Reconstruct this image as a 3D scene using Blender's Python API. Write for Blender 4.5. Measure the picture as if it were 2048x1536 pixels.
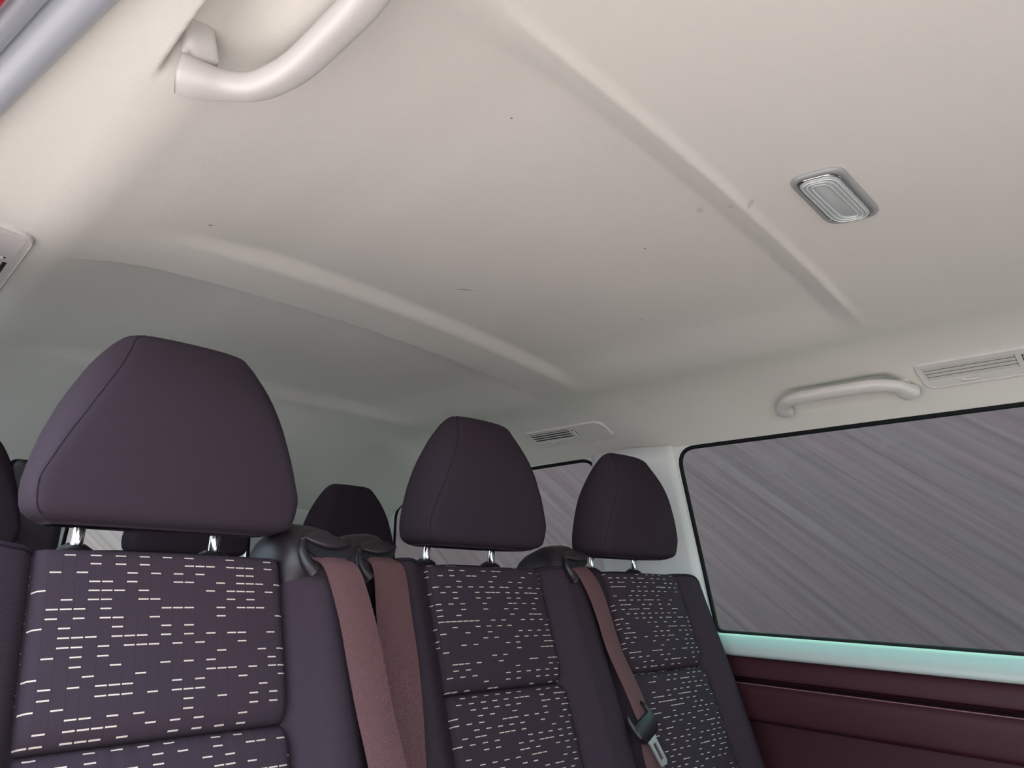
import bpy, math, random
import numpy as np
from mathutils import Matrix, Vector

for o in list(bpy.data.objects):
    bpy.data.objects.remove(o)
scene = bpy.context.scene
COL = scene.collection
rnd = random.Random(7)

# ------------------------------------------------------------------ camera
# metres; x across the van (left door to right windows), y to the rear, z up, van floor z = 0
cd = bpy.data.cameras.new('camera')
cam = bpy.data.objects.new('camera', cd)
COL.objects.link(cam)
cam.matrix_world = Matrix(((0.715468, -0.202559, -0.668637, 0.0),
                           (-0.698183, -0.172491, -0.694829, 0.0),
                           (0.02541, 0.963959, -0.264835, 0.93),
                           (0, 0, 0, 1)))
cd.sensor_width = 36.0
cd.lens = 36.0 * 1426 / 2048
cd.clip_start = 0.02
scene.camera = cam

# ------------------------------------------------------------------ sky, sun, exposure
scene.view_settings.view_transform = 'Standard'
scene.view_settings.look = 'None'
scene.view_settings.gamma = 1.0
scene.view_settings.use_curve_mapping = False
scene.view_settings.exposure = 0.58
world = bpy.data.worlds.new('sky')
scene.world = world
world.use_nodes = True
wn, wl = world.node_tree.nodes, world.node_tree.links
wn.clear()
w_out = wn.new('ShaderNodeOutputWorld')
w_bg = wn.new('ShaderNodeBackground')
w_tc = wn.new('ShaderNodeTexCoord')
w_sep = wn.new('ShaderNodeSeparateXYZ')
w_ramp = wn.new('ShaderNodeValToRGB')
w_ramp.color_ramp.elements[0].position = 0.0
w_ramp.color_ramp.elements[0].color = (0.80, 0.86, 0.92, 1)
w_ramp.color_ramp.elements[1].position = 0.7
w_ramp.color_ramp.elements[1].color = (0.62, 0.78, 1.0, 1)
wl.new(w_tc.outputs['Generated'], w_sep.inputs[0])
wl.new(w_sep.outputs['Z'], w_ramp.inputs['Fac'])
wl.new(w_ramp.outputs['Color'], w_bg.inputs['Color'])
w_bg.inputs['Strength'].default_value = 4.2
wl.new(w_bg.outputs[0], w_out.inputs['Surface'])

sd = bpy.data.lights.new('sun', 'SUN')
sd.energy = 16.0
sd.angle = math.radians(3)
sd.color = (1.0, 0.95, 0.88)
sun = bpy.data.objects.new('sun', sd)
COL.objects.link(sun)
sdir = Vector((-0.03, 0.50, -0.86))           # high sun ahead of the van; it falls through the windscreen on the floor
sun.rotation_euler = sdir.to_track_quat('-Z', 'Y').to_euler()


def portal(name, loc, direction, sx, sy):
    ld = bpy.data.lights.new(name, 'AREA')
    ld.shape = 'RECTANGLE'
    ld.size, ld.size_y = sx, sy
    ld.cycles.is_portal = True
    o = bpy.data.objects.new(name, ld)
    COL.objects.link(o)
    o.location = loc
    z = -Vector(direction).normalized()
    x = Vector((0, 1, 0)) if abs(z.y) < .9 else Vector((1, 0, 0))
    y = z.cross(x).normalized()
    x = y.cross(z).normalized()
    o.rotation_euler = Matrix((x, y, z)).transposed().to_euler()


portal('door_portal', (-0.03, 0.2, 0.66), (1, 0, 0), 2.1, 1.36)
portal('window_portal', (1.66, 0.33, 1.05), (-1, 0, 0), 1.5, .5)
portal('front_portal', (.28, -.77, 1.05), (0, 1, 0), .58, .62)
portal('left_rear_portal', (0.0, 1.77, 1.04), (1, 0, 0), 1.05, .45)
portal('rear_window_portal', (1.66, 1.79, 1.05), (-1, 0, 0), 1.1, .5)


# ------------------------------------------------------------------ materials
def mat(name, color, rough=.8, metal=0.0, spec=.5, build=None, coat=0.0, sheen=0.0):
    m = bpy.data.materials.new(name)
    m.use_nodes = True
    nt = m.node_tree
    b = nt.nodes['Principled BSDF']
    b.inputs['Base Color'].default_value = (*color, 1)
    b.inputs['Roughness'].default_value = rough
    b.inputs['Metallic'].default_value = metal
    b.inputs['Specular IOR Level'].default_value = spec
    b.inputs['Coat Weight'].default_value = coat
    b.inputs['Sheen Weight'].default_value = sheen
    if build:
        build(nt, b)
    return m


def N(nt, kind, **kw):
    n = nt.nodes.new('ShaderNode' + kind)
    for k, v in kw.items():
        setattr(n, k, v)
    return n


def L(nt, a, b):
    nt.links.new(a, b)


def M(nt, op, a, b=None, c=None):
    n = N(nt, 'Math', operation=op)
    for i, v in enumerate((a, b, c)):
        if v is None:
            continue
        if isinstance(v, (int, float)):
            n.inputs[i].default_value = v
        else:
            L(nt, v, n.inputs[i])
    return n.outputs[0]


def bump(nt, b, height, strength=.3, dist=.001):
    n = N(nt, 'Bump')
    n.inputs['Strength'].default_value = strength
    n.inputs['Distance'].default_value = dist
    L(nt, height, n.inputs['Height'])
    L(nt, n.outputs[0], b.inputs['Normal'])


def noise_bump(scale, strength, dist=.001, stretch=(1, 1, 1), tint=0.0):
    def f(nt, b):
        tc = N(nt, 'TexCoord')
        mp = N(nt, 'Mapping')
        mp.inputs['Scale'].default_value = stretch
        L(nt, tc.outputs['Object'], mp.inputs[0])
        nz = N(nt, 'TexNoise')
        nz.inputs['Scale'].default_value = scale
        nz.inputs['Detail'].default_value = 2
        L(nt, mp.outputs[0], nz.inputs['Vector'])
        bump(nt, b, nz.outputs['Fac'], strength, dist)
        if tint:
            c = tuple(b.inputs['Base Color'].default_value)
            mx = N(nt, 'Mix', data_type='RGBA')
            mx.inputs[6].default_value = tuple(v * (1 - tint) for v in c[:3]) + (1,)
            mx.inputs[7].default_value = tuple(v * (1 + tint) for v in c[:3]) + (1,)
            L(nt, nz.outputs['Fac'], mx.inputs[0])
            L(nt, mx.outputs[2], b.inputs['Base Color'])
    return f


def headliner_nodes(nt, b):
    """napped grey headliner cloth: fine knit, faint blotches and a few scuffs and specks"""
    tc = N(nt, 'TexCoord')
    vo = N(nt, 'TexVoronoi')
    vo.inputs['Scale'].default_value = 800
    L(nt, tc.outputs['Object'], vo.inputs['Vector'])
    big = N(nt, 'TexNoise')
    big.inputs['Scale'].default_value = 3.0
    big.inputs['Detail'].default_value = 3
    L(nt, tc.outputs['Object'], big.inputs['Vector'])
    bump(nt, b, vo.outputs['Distance'], .16, .0008)
    mx = N(nt, 'Mix', data_type='RGBA')
    c = tuple(b.inputs['Base Color'].default_value)[:3]
    mx.inputs[6].default_value = tuple(v * .95 for v in c) + (1,)
    mx.inputs[7].default_value = tuple(v * 1.05 for v in c) + (1,)
    L(nt, big.outputs['Fac'], mx.inputs[0])
    col = mx.outputs[2]
    fine = N(nt, 'TexNoise')
    fine.inputs['Scale'].default_value = 260
    L(nt, tc.outputs['Object'], fine.inputs['Vector'])
    wob = M(nt, 'MULTIPLY', M(nt, 'SUBTRACT', fine.outputs['Fac'], .5), .9)
    sep = N(nt, 'SeparateXYZ')
    L(nt, tc.outputs['Object'], sep.inputs[0])
    # x, y, half-length, half-width, angle, colour, strength
    spots = [(.738, .890, .017, .0022, -35, (.34, .22, .15), .9),
             (.308, .914, .0035, .0018, 20, (.10, .09, .09), .9),
             (.448, .477, .0016, .0016, 0, (.10, .09, .09), .9),
             (.818, .570, .0028, .0022, 0, (.25, .21, .17), .7),
             (1.05, .743, .0024, .0015, 30, (.12, .10, .09), .8),
             (.777, .379, .010, .004, 40, (.36, .31, .25), .45),
             (.770, .403, .007, .004, 30, (.36, .31, .25), .4),
             (.773, .449, .009, .005, 30, (.36, .31, .25), .35),
             (.892, 1.02, .0028, .002, 0, (.18, .15, .12), .8)]
    for x, y, a, w, ang, sc, st in spots:
        ca, sa = math.cos(math.radians(ang)), math.sin(math.radians(ang))
        dx = M(nt, 'SUBTRACT', sep.outputs[0], x)
        dy = M(nt, 'SUBTRACT', sep.outputs[1], y)
        p = M(nt, 'DIVIDE', M(nt, 'ADD', M(nt, 'MULTIPLY', dx, ca), M(nt, 'MULTIPLY', dy, sa)), a)
        q = M(nt, 'DIVIDE', M(nt, 'SUBTRACT', M(nt, 'MULTIPLY', dy, ca), M(nt, 'MULTIPLY', dx, sa)), w)
        r = M(nt, 'ADD', M(nt, 'ADD', M(nt, 'MULTIPLY', p, p), M(nt, 'MULTIPLY', q, q)), wob)
        mr = N(nt, 'MapRange')
        mr.inputs['From Min'].default_value = 1.1
        mr.inputs['From Max'].default_value = .5
        mr.inputs['To Max'].default_value = st
        L(nt, r, mr.inputs['Value'])
        m2 = N(nt, 'Mix', data_type='RGBA')
        L(nt, mr.outputs[0], m2.inputs[0])
        L(nt, col, m2.inputs[6])
        m2.inputs[7].default_value = (*sc, 1)
        col = m2.outputs[2]
    L(nt, col, b.inputs['Base Color'])


def knit_nodes(period, strength):
    """fine horizontal ribs along the uv's second axis"""
    def f(nt, b):
        uv = N(nt, 'UVMap')
        sep = N(nt, 'SeparateXYZ')
        L(nt, uv.outputs[0], sep.inputs[0])
        nz = N(nt, 'TexNoise')
        nz.inputs['Scale'].default_value = 420
        L(nt, uv.outputs[0], nz.inputs['Vector'])
        s = M(nt, 'SINE', M(nt, 'ADD', M(nt, 'MULTIPLY', sep.outputs[1], 2 * math.pi / period),
                            M(nt, 'MULTIPLY', nz.outputs['Fac'], 3.0)))
        bump(nt, b, s, strength, .0006)
        c = tuple(b.inputs['Base Color'].default_value)[:3]
        mx = N(nt, 'Mix', data_type='RGBA')
        mx.inputs[6].default_value = tuple(v * .88 for v in c) + (1,)
        mx.inputs[7].default_value = tuple(v * 1.12 for v in c) + (1,)
        L(nt, M(nt, 'ADD', M(nt, 'MULTIPLY', s, .35), .5), mx.inputs[0])
        L(nt, mx.outputs[2], b.inputs['Base Color'])
    return f


def dash_nodes(nt, b):
    """woven seat cloth: cream stitches scattered on a grid of narrow columns"""
    cw, rh = .0118, .0093
    uv = N(nt, 'UVMap')
    sep = N(nt, 'SeparateXYZ')
    L(nt, uv.outputs[0], sep.inputs[0])
    U, V = sep.outputs[0], sep.outputs[1]
    cu = M(nt, 'DIVIDE', M(nt, 'ADD', U, 1.0), cw)
    cv = M(nt, 'DIVIDE', M(nt, 'ADD', V, 1.0), rh)
    iu, iv = M(nt, 'FLOOR', cu), M(nt, 'FLOOR', cv)
    fu, fv = M(nt, 'FRACT', cu), M(nt, 'FRACT', cv)
    cmb = N(nt, 'CombineXYZ')
    L(nt, iu, cmb.inputs[0])
    L(nt, iv, cmb.inputs[1])
    wn_ = N(nt, 'TexWhiteNoise', noise_dimensions='2D')
    L(nt, cmb.outputs[0], wn_.inputs['Vector'])
    # a second lattice makes every other column more likely, as in the weave
    par = M(nt, 'MODULO', M(nt, 'ADD', iu, M(nt, 'MULTIPLY', M(nt, 'FLOOR', M(nt, 'DIVIDE', iv, 2.0)), 1.0)), 2.0)
    thr = M(nt, 'ADD', .13, M(nt, 'MULTIPLY', par, .46))
    on = M(nt, 'LESS_THAN', wn_.outputs['Value'], thr)
    saw = M(nt, 'ABSOLUTE', M(nt, 'SUBTRACT', M(nt, 'FRACT', M(nt, 'MULTIPLY', fu, 8.0)), .5))
    half = M(nt, 'ADD', .062, M(nt, 'MULTIPLY', saw, .06))
    inv_ = M(nt, 'LESS_THAN', M(nt, 'ABSOLUTE', M(nt, 'SUBTRACT', fv, .5)), half)
    inu = M(nt, 'LESS_THAN', M(nt, 'ABSOLUTE', M(nt, 'SUBTRACT', fu, .5)), .43)
    mask = M(nt, 'MULTIPLY', M(nt, 'MULTIPLY', on, inu), inv_)
    nz = N(nt, 'TexNoise')
    nz.inputs['Scale'].default_value = 700
    L(nt, uv.outputs[0], nz.inputs['Vector'])
    edge = M(nt, 'LESS_THAN', fu, .05)
    c = tuple(b.inputs['Base Color'].default_value)[:3]
    m1 = N(nt, 'Mix', data_type='RGBA')
    m1.inputs[6].default_value = tuple(v * .82 for v in c) + (1,)
    m1.inputs[7].default_value = tuple(v * 1.18 for v in c) + (1,)
    L(nt, nz.outputs['Fac'], m1.inputs[0])
    me = N(nt, 'Mix', data_type='RGBA')
    L(nt, M(nt, 'MULTIPLY', edge, .3), me.inputs[0])
    L(nt, m1.outputs[2], me.inputs[6])
    me.inputs[7].default_value = tuple(v * .5 for v in c) + (1,)
    m2 = N(nt, 'Mix', data_type='RGBA')
    L(nt, mask, m2.inputs[0])
    L(nt, me.outputs[2], m2.inputs[6])
    m2.inputs[7].default_value = (.52, .44, .37, 1)
    L(nt, m2.outputs[2], b.inputs['Base Color'])
    bump(nt, b, M(nt, 'ADD', M(nt, 'MULTIPLY', nz.outputs['Fac'], .5), mask), .35, .0008)


def web_nodes(nt, b):
    uv = N(nt, 'UVMap')
    sep = N(nt, 'SeparateXYZ')
    L(nt, uv.outputs[0], sep.inputs[0])
    a = M(nt, 'SINE', M(nt, 'MULTIPLY', sep.outputs[1], 2 * math.pi / .0021))
    c_ = M(nt, 'SINE', M(nt, 'MULTIPLY', sep.outputs[0], 2 * math.pi / .0019))
    h = M(nt, 'MULTIPLY', a, c_)
    bump(nt, b, h, .45, .0008)
    c = tuple(b.inputs['Base Color'].default_value)[:3]
    mx = N(nt, 'Mix', data_type='RGBA')
    mx.inputs[6].default_value = tuple(v * .8 for v in c) + (1,)
    mx.inputs[7].default_value = tuple(v * 1.2 for v in c) + (1,)
    L(nt, M(nt, 'ADD', M(nt, 'MULTIPLY', h, .5), .5), mx.inputs[0])
    L(nt, mx.outputs[2], b.inputs['Base Color'])


def streak_nodes(nt, b, dark=(.164, .069, .081, 1), pale=(.272, .116, .135, 1)):
    """made-up backdrop wall beyond the windows, brushed with long slanting streaks"""
    tc = N(nt, 'TexCoord')
    sep = N(nt, 'SeparateXYZ')
    L(nt, tc.outputs['Object'], sep.inputs[0])
    run = M(nt, 'ADD', M(nt, 'MULTIPLY', sep.outputs[1], STREAK[0]), M(nt, 'MULTIPLY', sep.outputs[2], STREAK[1]))
    acr = M(nt, 'SUBTRACT', M(nt, 'MULTIPLY', sep.outputs[2], STREAK[0]), M(nt, 'MULTIPLY', sep.outputs[1], STREAK[1]))
    acr = M(nt, 'ADD', acr, M(nt, 'MULTIPLY', sep.outputs[0], .7))
    cmb = N(nt, 'CombineXYZ')
    L(nt, M(nt, 'MULTIPLY', run, .022), cmb.inputs[0])
    L(nt, acr, cmb.inputs[1])
    n1 = N(nt, 'TexNoise')
    n1.inputs['Scale'].default_value = 30
    n1.inputs['Detail'].default_value = 5
    n1.inputs['Roughness'].default_value = .65
    L(nt, cmb.outputs[0], n1.inputs['Vector'])
    n2 = N(nt, 'TexNoise')
    n2.inputs['Scale'].default_value = 17
    n2.inputs['Detail'].default_value = 3
    L(nt, cmb.outputs[0], n2.inputs['Vector'])
    rp = N(nt, 'ValToRGB')
    e = rp.color_ramp.elements
    e[0].position, e[0].color = .30, dark
    e[1].position, e[1].color = .72, pale
    L(nt, n1.outputs['Fac'], rp.inputs['Fac'])
    mx = N(nt, 'Mix', data_type='RGBA', blend_type='MULTIPLY')
    mx.inputs[0].default_value = 1.0
    rp2 = N(nt, 'ValToRGB')
    e = rp2.color_ramp.elements
    e[0].position, e[0].color = .35, (1.04, .95, .99, 1)
    e[1].position, e[1].color = .65, (.98, 1.0, 1.0, 1)
    L(nt, n2.outputs['Fac'], rp2.inputs['Fac'])
    L(nt, rp.outputs['Color'], mx.inputs[6])
    L(nt, rp2.outputs['Color'], mx.inputs[7])
    L(nt, mx.outputs[2], b.inputs['Base Color'])


STREAK = (0.80, 0.60)      # direction of the streaks on the wall (y, z)


def glass_mat(name, tint):
    m = bpy.data.materials.new(name)
    m.use_nodes = True
    nt = m.node_tree
    nt.nodes.clear()
    out = N(nt, 'OutputMaterial')
    tr = N(nt, 'BsdfTransparent')
    tr.inputs['Color'].default_value = (*tint, 1)
    gl = N(nt, 'BsdfGlossy')
    gl.inputs['Roughness'].default_value = .02
    lw = N(nt, 'LayerWeight')
    lw.inputs['Blend'].default_value = .12
    mx = N(nt, 'MixShader')
    L(nt, M(nt, 'MULTIPLY', lw.outputs['Fresnel'], .35), mx.inputs[0])
    L(nt, tr.outputs[0], mx.inputs[1])
    L(nt, gl.outputs[0], mx.inputs[2])
    L(nt, mx.outputs[0], out.inputs['Surface'])
    return m


PUR = (.035, .0248, .0325)
MAT = dict(
    liner=mat('headliner_cloth', (.61, .59, .535), .95, spec=.2, build=headliner_nodes),
    liner_plastic=mat('light_grey_plastic', (.56, .535, .505), .45, build=noise_bump(600, .08)),
    pillar=mat('pale_trim_plastic', (.60, .60, .57), .6, build=noise_bump(500, .12)),
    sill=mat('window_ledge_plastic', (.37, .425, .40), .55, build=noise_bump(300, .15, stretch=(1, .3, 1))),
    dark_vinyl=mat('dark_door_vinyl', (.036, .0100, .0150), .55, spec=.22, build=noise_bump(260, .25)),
    groove_highlight=mat('groove_highlight', (.16, .085, .090), .35),  # paler colour stands for light caught on the groove's lower edge
    knit=mat('plain_seat_knit', PUR, .95, spec=.08, build=knit_nodes(.0022, .35)),
    fine_knit=mat('headrest_knit', PUR, .95, spec=.08, build=knit_nodes(.0011, .25)),
    dash=mat('dashed_seat_cloth', (.038, .0265, .0345), .95, spec=.08, build=dash_nodes),
    piping=mat('seat_piping', (.022, .016, .024), .8, spec=.1),
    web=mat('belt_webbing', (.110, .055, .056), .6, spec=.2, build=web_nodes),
    black=mat('black_plastic', (.014, .010, .013), .42, spec=.4, build=noise_bump(700, .1)),
    void=mat('dark_opening', (.006, .006, .008), .9),
    rubber=mat('black_rubber', (.006, .007, .008), .7, spec=.15),
    seal=mat('grey_door_seal', (.38, .40, .44), .30, build=noise_bump(90, .06)),
    paint=mat('red_body_paint', (.35, .02, .03), .25, coat=.6),
    chrome=mat('chrome', (.75, .74, .72), .16, metal=1.0),
    steel=mat('pressed_steel', (.80, .82, .80), .3, metal=.85),
    lens=mat('clear_lens', (.40, .44, .42), .12, spec=.6, coat=.5),
    lens_rim=mat('lens_rim_plastic', (.27, .28, .275), .25, coat=.4),
    ridge=mat('lens_ridge_plastic', (.72, .76, .74), .12, coat=.6),
    glass=glass_mat('tinted_glass', (.52, .72, .635)),
    clear=glass_mat('clear_glass', (.80, .86, .88)),
    wall=mat('streaked_backdrop', (.19, .17, .18), .85, spec=.2, build=streak_nodes),
    wall_grey=mat('grey_streaked_backdrop', (.15, .13, .13), .85, spec=.2,
                  build=lambda nt, b: streak_nodes(nt, b, (.062, .053, .048, 1), (.095, .082, .074, 1))),
    ground=mat('grey_paving', (.26, .23, .22), .9, spec=.2, build=noise_bump(6, .2, .01, tint=.3)),
    floor=mat('warm_grey_vinyl_floor', (.52, .44, .41), .6, build=noise_bump(200, .1)),
    bounce_cut=mat('dark_bounce_cut', (.035, .030, .026), .95, build=noise_bump(40, .4, .02, tint=.4)),
    screen_dark=mat('dark_light_screen', (.035, .028, .032), .95, build=noise_bump(300, .3)),
)


# ------------------------------------------------------------------ object helpers
def tag(o, label=None, cat=None, group=None, kind=None):
    if label:
        o['label'] = label
    if cat:
        o['category'] = cat
    if group:
        o['group'] = group
    if kind:
        o['kind'] = kind
    return o


ROOT = {}


def thing(name, label, cat, loc, group=None):
    o = bpy.data.objects.new(name, None)
    COL.objects.link(o)
    o.location = loc
    o.empty_display_size = .05
    ROOT[o.name] = Vector(loc)
    return tag(o, label, cat, group)


def mk(name, V, F, m, parent=None, uv=None, smooth=True, loc=None):
    """one mesh object; V in world metres"""
    off = Vector((0, 0, 0))
    if parent is not None:
        off = ROOT[parent.name]
    elif loc is not None:
        off = Vector(loc)
    V = np.asarray(V, float) - np.array(off)
    me = bpy.data.meshes.new(name)
    me.from_pydata([tuple(v) for v in V.tolist()], [], [tuple(f) for f in F])
    me.update()
    if uv is not None:
        ul = me.uv_layers.new(name='UVMap')
        uv = np.asarray(uv, float)
        idx = np.empty(len(me.loops), dtype=np.int32)
        me.loops.foreach_get('vertex_index', idx)
        ul.data.foreach_set('uv', uv[idx].ravel())
    me.polygons.foreach_set('use_smooth', [smooth] * len(me.polygons))
    me.materials.append(m)
    o = bpy.data.objects.new(name, me)
    COL.objects.link(o)
    if parent is not None:
        o.parent = parent
        ROOT[o.name] = off
    elif loc is not None:
        o.location = loc
        ROOT[o.name] = Vector(loc)
    else:
        ROOT[o.name] = Vector((0, 0, 0))
    return o


def sharp(o, deg=35):
    """flat across hard edges, smooth elsewhere"""
    o.data.set_sharp_from_angle(angle=math.radians(deg))
    return o


def grid_faces(nu, nv, close_u=False, close_v=False, base=0):
    F = []
    for i in range(nu if close_u else nu - 1):
        for j in range(nv if close_v else nv - 1):
            a = i * nv + j
            b = ((i + 1) % nu) * nv + j
            c = ((i + 1) % nu) * nv + (j + 1) % nv
            d = i * nv + (j + 1) % nv
            F.append((base + a, base + b, base + c, base + d))
    return F


def loft(sections, caps=True):
    """closed rings of equal length -> verts, faces"""
    n = len(sections[0])
    V = [p for s in sections for p in s]
    F = grid_faces(len(sections), n, close_v=True)
    if caps:
        F.append(tuple(range(n))[::-1])
        F.append(tuple(range((len(sections) - 1) * n, len(sections) * n)))
    return V, F


def spline(pts, n, closed=False):
    P = np.asarray(pts, float)
    k = len(P)
    out = []
    segs = k if closed else k - 1
    for s in range(n if closed else n):
        t = s / (n if closed else n - 1) * segs
        i = min(int(t), segs - 1)
        f = t - i
        if closed:
            p0, p1, p2, p3 = P[(i - 1) % k], P[i % k], P[(i + 1) % k], P[(i + 2) % k]
        else:
            p1, p2 = P[i], P[i + 1]
            p0 = P[i - 1] if i > 0 else 2 * p1 - p2
            p3 = P[i + 2] if i + 2 < k else 2 * p2 - p1
        out.append(.5 * (2 * p1 + (p2 - p0) * f + (2 * p0 - 5 * p1 + 4 * p2 - p3) * f * f
                         + (3 * p1 - p0 - 3 * p2 + p3) * f ** 3))
    return np.array(out)


def tube(path, ra, rb=None, seg=10, up=(0, 0, 1), closed=False, power=2.0):
    """sweep an ellipse (ra across, rb along the up side) along a path; ra, rb may vary"""
    P = np.asarray(path, float)
    n = len(P)
    ra = np.broadcast_to(ra, n)
    rb = ra if rb is None else np.broadcast_to(rb, n)
    T = np.zeros_like(P)
    for i in range(n):
        if closed:
            T[i] = P[(i + 1) % n] - P[i - 1]
        else:
            T[i] = P[min(i + 1, n - 1)] - P[max(i - 1, 0)]
    T /= np.linalg.norm(T, axis=1)[:, None]
    up = np.asarray(up, float)
    rings = []
    for i in range(n):
        u = up - T[i] * (up @ T[i])
        if np.linalg.norm(u) < 1e-4:
            u = np.array((1., 0, 0)) - T[i] * T[i][0]
        u /= np.linalg.norm(u)
        s = np.cross(T[i], u)
        rings.append([P[i] + s * ra[i] * math.copysign(abs(math.cos(a)) ** (2 / power), math.cos(a))
                      + u * rb[i] * math.copysign(abs(math.sin(a)) ** (2 / power), math.sin(a))
                      for a in np.linspace(0, 2 * math.pi, seg, endpoint=False)])
    if closed:
        V = [p for s in rings for p in s]
        return V, grid_faces(n, seg, close_u=True, close_v=True)
    return loft(rings)


def rounded_poly(pts, r, n=6):
    """polygon with rounded corners, r one radius or one per corner"""
    P = [np.asarray(p, float) for p in pts]
    k = len(P)
    rr = [r] * k if isinstance(r, (int, float)) else list(r)
    out = []
    for i in range(k):
        a, b, c = P[i - 1], P[i], P[(i + 1) % k]
        d1 = (a - b) / np.linalg.norm(a - b)
        d2 = (c - b) / np.linalg.norm(c - b)
        s, e = b + d1 * rr[i], b + d2 * rr[i]
        for t in np.linspace(0, 1, n):
            out.append((1 - t) ** 2 * s + 2 * t * (1 - t) * b + t * t * e)
    return np.array(out)


def scaled(ring, f, inset=0.0):
    c = ring.mean(axis=0)
    d = ring - c
    l = np.linalg.norm(d, axis=1)[:, None]
    return c + d * np.maximum(l * f - inset, 0) / l


def box(c, s):
    c, s = np.asarray(c, float), np.asarray(s, float) / 2
    V = [c + s * np.array(k) for k in ((-1, -1, -1), (1, -1, -1), (1, 1, -1), (-1, 1, -1),
                                       (-1, -1, 1), (1, -1, 1), (1, 1, 1), (-1, 1, 1))]
    return V, [(0, 3, 2, 1), (4, 5, 6, 7), (0, 1, 5, 4), (1, 2, 6, 5), (2, 3, 7, 6), (3, 0, 4, 7)]


def join(*parts):
    V, F = [], []
    for v, f in parts:
        k = len(V)
        V += list(v)
        F += [tuple(i + k for i in q) for q in f]
    return V, F


def plate(outlines, thick, fn):
    """flat plate with holes: outlines[0] outer, the rest holes (2D); fn(a, b, c) -> world point, c is 0..thick"""
    cu = bpy.data.curves.new('tmp', 'CURVE')
    cu.dimensions = '2D'
    cu.fill_mode = 'BOTH'
    cu.extrude = .5
    for ring in outlines:
        sp = cu.splines.new('POLY')
        sp.points.add(len(ring) - 1)
        for i, p in enumerate(ring):
            sp.points[i].co = (p[0], p[1], 0, 1)
        sp.use_cyclic_u = True
    ob = bpy.data.objects.new('tmp', cu)
    COL.objects.link(ob)
    dg = bpy.context.evaluated_depsgraph_get()
    me = bpy.data.meshes.new_from_object(ob.evaluated_get(dg))
    V = [fn(v.co.x, v.co.y, (v.co.z + .5) * thick) for v in me.vertices]
    F = [tuple(p.vertices) for p in me.polygons]
    bpy.data.objects.remove(ob)
    bpy.data.curves.remove(cu)
    bpy.data.meshes.remove(me)
    return V, F


def sstep(a, b, x):
    t = np.clip((x - a) / (b - a), 0, 1)
    return t * t * (3 - 2 * t)


# ------------------------------------------------------------------ setting: ceiling
XC, XR = .83, 1.572


def x_left(y):
    return np.clip(.161 - .148 * y, .035, .098)


def liner_base(x, y):
    u = x - XC
    z = 1.40 - .09 * u * u
    z = z - 1.32 * np.maximum(u - .5, 0) ** 2
    z = z - .8 * np.maximum(-u - .5, 0) ** 2
    # the edge over the doorway rolls back up towards the seal
    z = z + .56 * (np.clip(.185 - x, 0, .065) ** 2 / .13 + np.maximum(.120 - x, 0))
    z = z - .9 * np.maximum(y - 1.9, 0) ** 2
    return z


def liner(x, y):
    z = liner_base(x, y)
    # recess between the first and second roof bow
    y1 = .362 + .076 * (x - .34)
    y2 = .950 + .125 * (x - .31)
    a1 = sstep(.22, .45, x) * (1 - sstep(1.12, 1.32, x))
    z = z + .015 * a1 * sstep(y1, y1 + .042, y) * (1 - sstep(y2, y2 + .045, y))
    z = z - .0045 * a1 * np.exp(-((y - y1 + .006) / .008) ** 2)
    # lip behind the second bow, and the third bow
    yc = 1.108 + .125 * (x - .31)
    y3 = 1.78 + .02 * (x - .6) - .25 * (x - .8) ** 2
    a2 = sstep(.16, .45, x) * (1 - sstep(1.10, 1.34, x))
    z = z + .026 * a2 * sstep(yc, yc + .009, y) * (1 - sstep(y3, y3 + .06, y))
    # hollows behind the two grab handles
    z = z + .034 * sstep(.1335, .1395, x) * (1 - sstep(.165, .212, x)) * sstep(.24, .32, y) * (1 - sstep(.505, .60, y))
    z = z + .012 * sstep(1.455, 1.485, x) * (1 - sstep(1.505, 1.535, x)) * sstep(.43, .48, y) * (1 - sstep(.64, .69, y))
    return z


ys = np.concatenate([np.arange(-.75, .25, .012), np.arange(.25, .345, .005), np.arange(.345, .455, .0025), np.arange(.455, 1.09, .005), np.arange(1.09, 1.26, .002), np.arange(1.26, 1.35, .005), np.arange(1.35, 2.401, .010)])
ys = np.unique(np.round(ys, 4))
ys = ys[np.concatenate([[True], np.diff(ys) > .0012])]
ss = np.concatenate([np.linspace(0, .12, 70)[:-1], np.linspace(.12, 1, 230)])
XX = x_left(ys)[:, None] + ss[None, :] * (XR - x_left(ys))[:, None]
YY = np.repeat(ys[:, None], len(ss), 1)
ZZ = liner(XX, YY)
V = np.stack([XX, YY, ZZ], -1).reshape(-1, 3)
ceiling = mk('ceiling', V, grid_faces(len(ys), len(ss)), MAT['liner'])
tag(ceiling, 'greige cloth headliner with raised roof bows', kind='structure')
# closed roof above the liner so no sky leaks in
roof = mk('roof', *box((.80, .82, 1.47), (1.66, 3.25, .05)), MAT['paint'], smooth=False)
tag(roof, 'red painted roof skin above the headliner', kind='structure')


# ------------------------------------------------------------------ setting: right wall, windows, sill
def wall_x(z):
    return 1.572 + (1.275 - z) * .10


def wr(off=0.0):
    return lambda a, b, c: (wall_x(b) + off + c, a, b)


W1 = rounded_poly([(-.40, .822), (.948, .822), (1.014, 1.268), (-.40, 1.272)], [.04, .02, .055, .05], 8)
W2 = rounded_poly([(1.272, .83), (2.30, .83), (2.26, 1.185), (1.70, 1.262), (1.285, 1.270)], [.05, .05, .05, .2, .055], 8)
outer = [(-.75, 0), (2.42, 0), (2.42, 1.30), (-.75, 1.30)]
wallr = mk('wall_right', *plate([outer, W1, W2], .007, wr()), MAT['pillar'], smooth=False)
tag(wallr, 'pale right side wall around the side windows', kind='structure')


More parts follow.
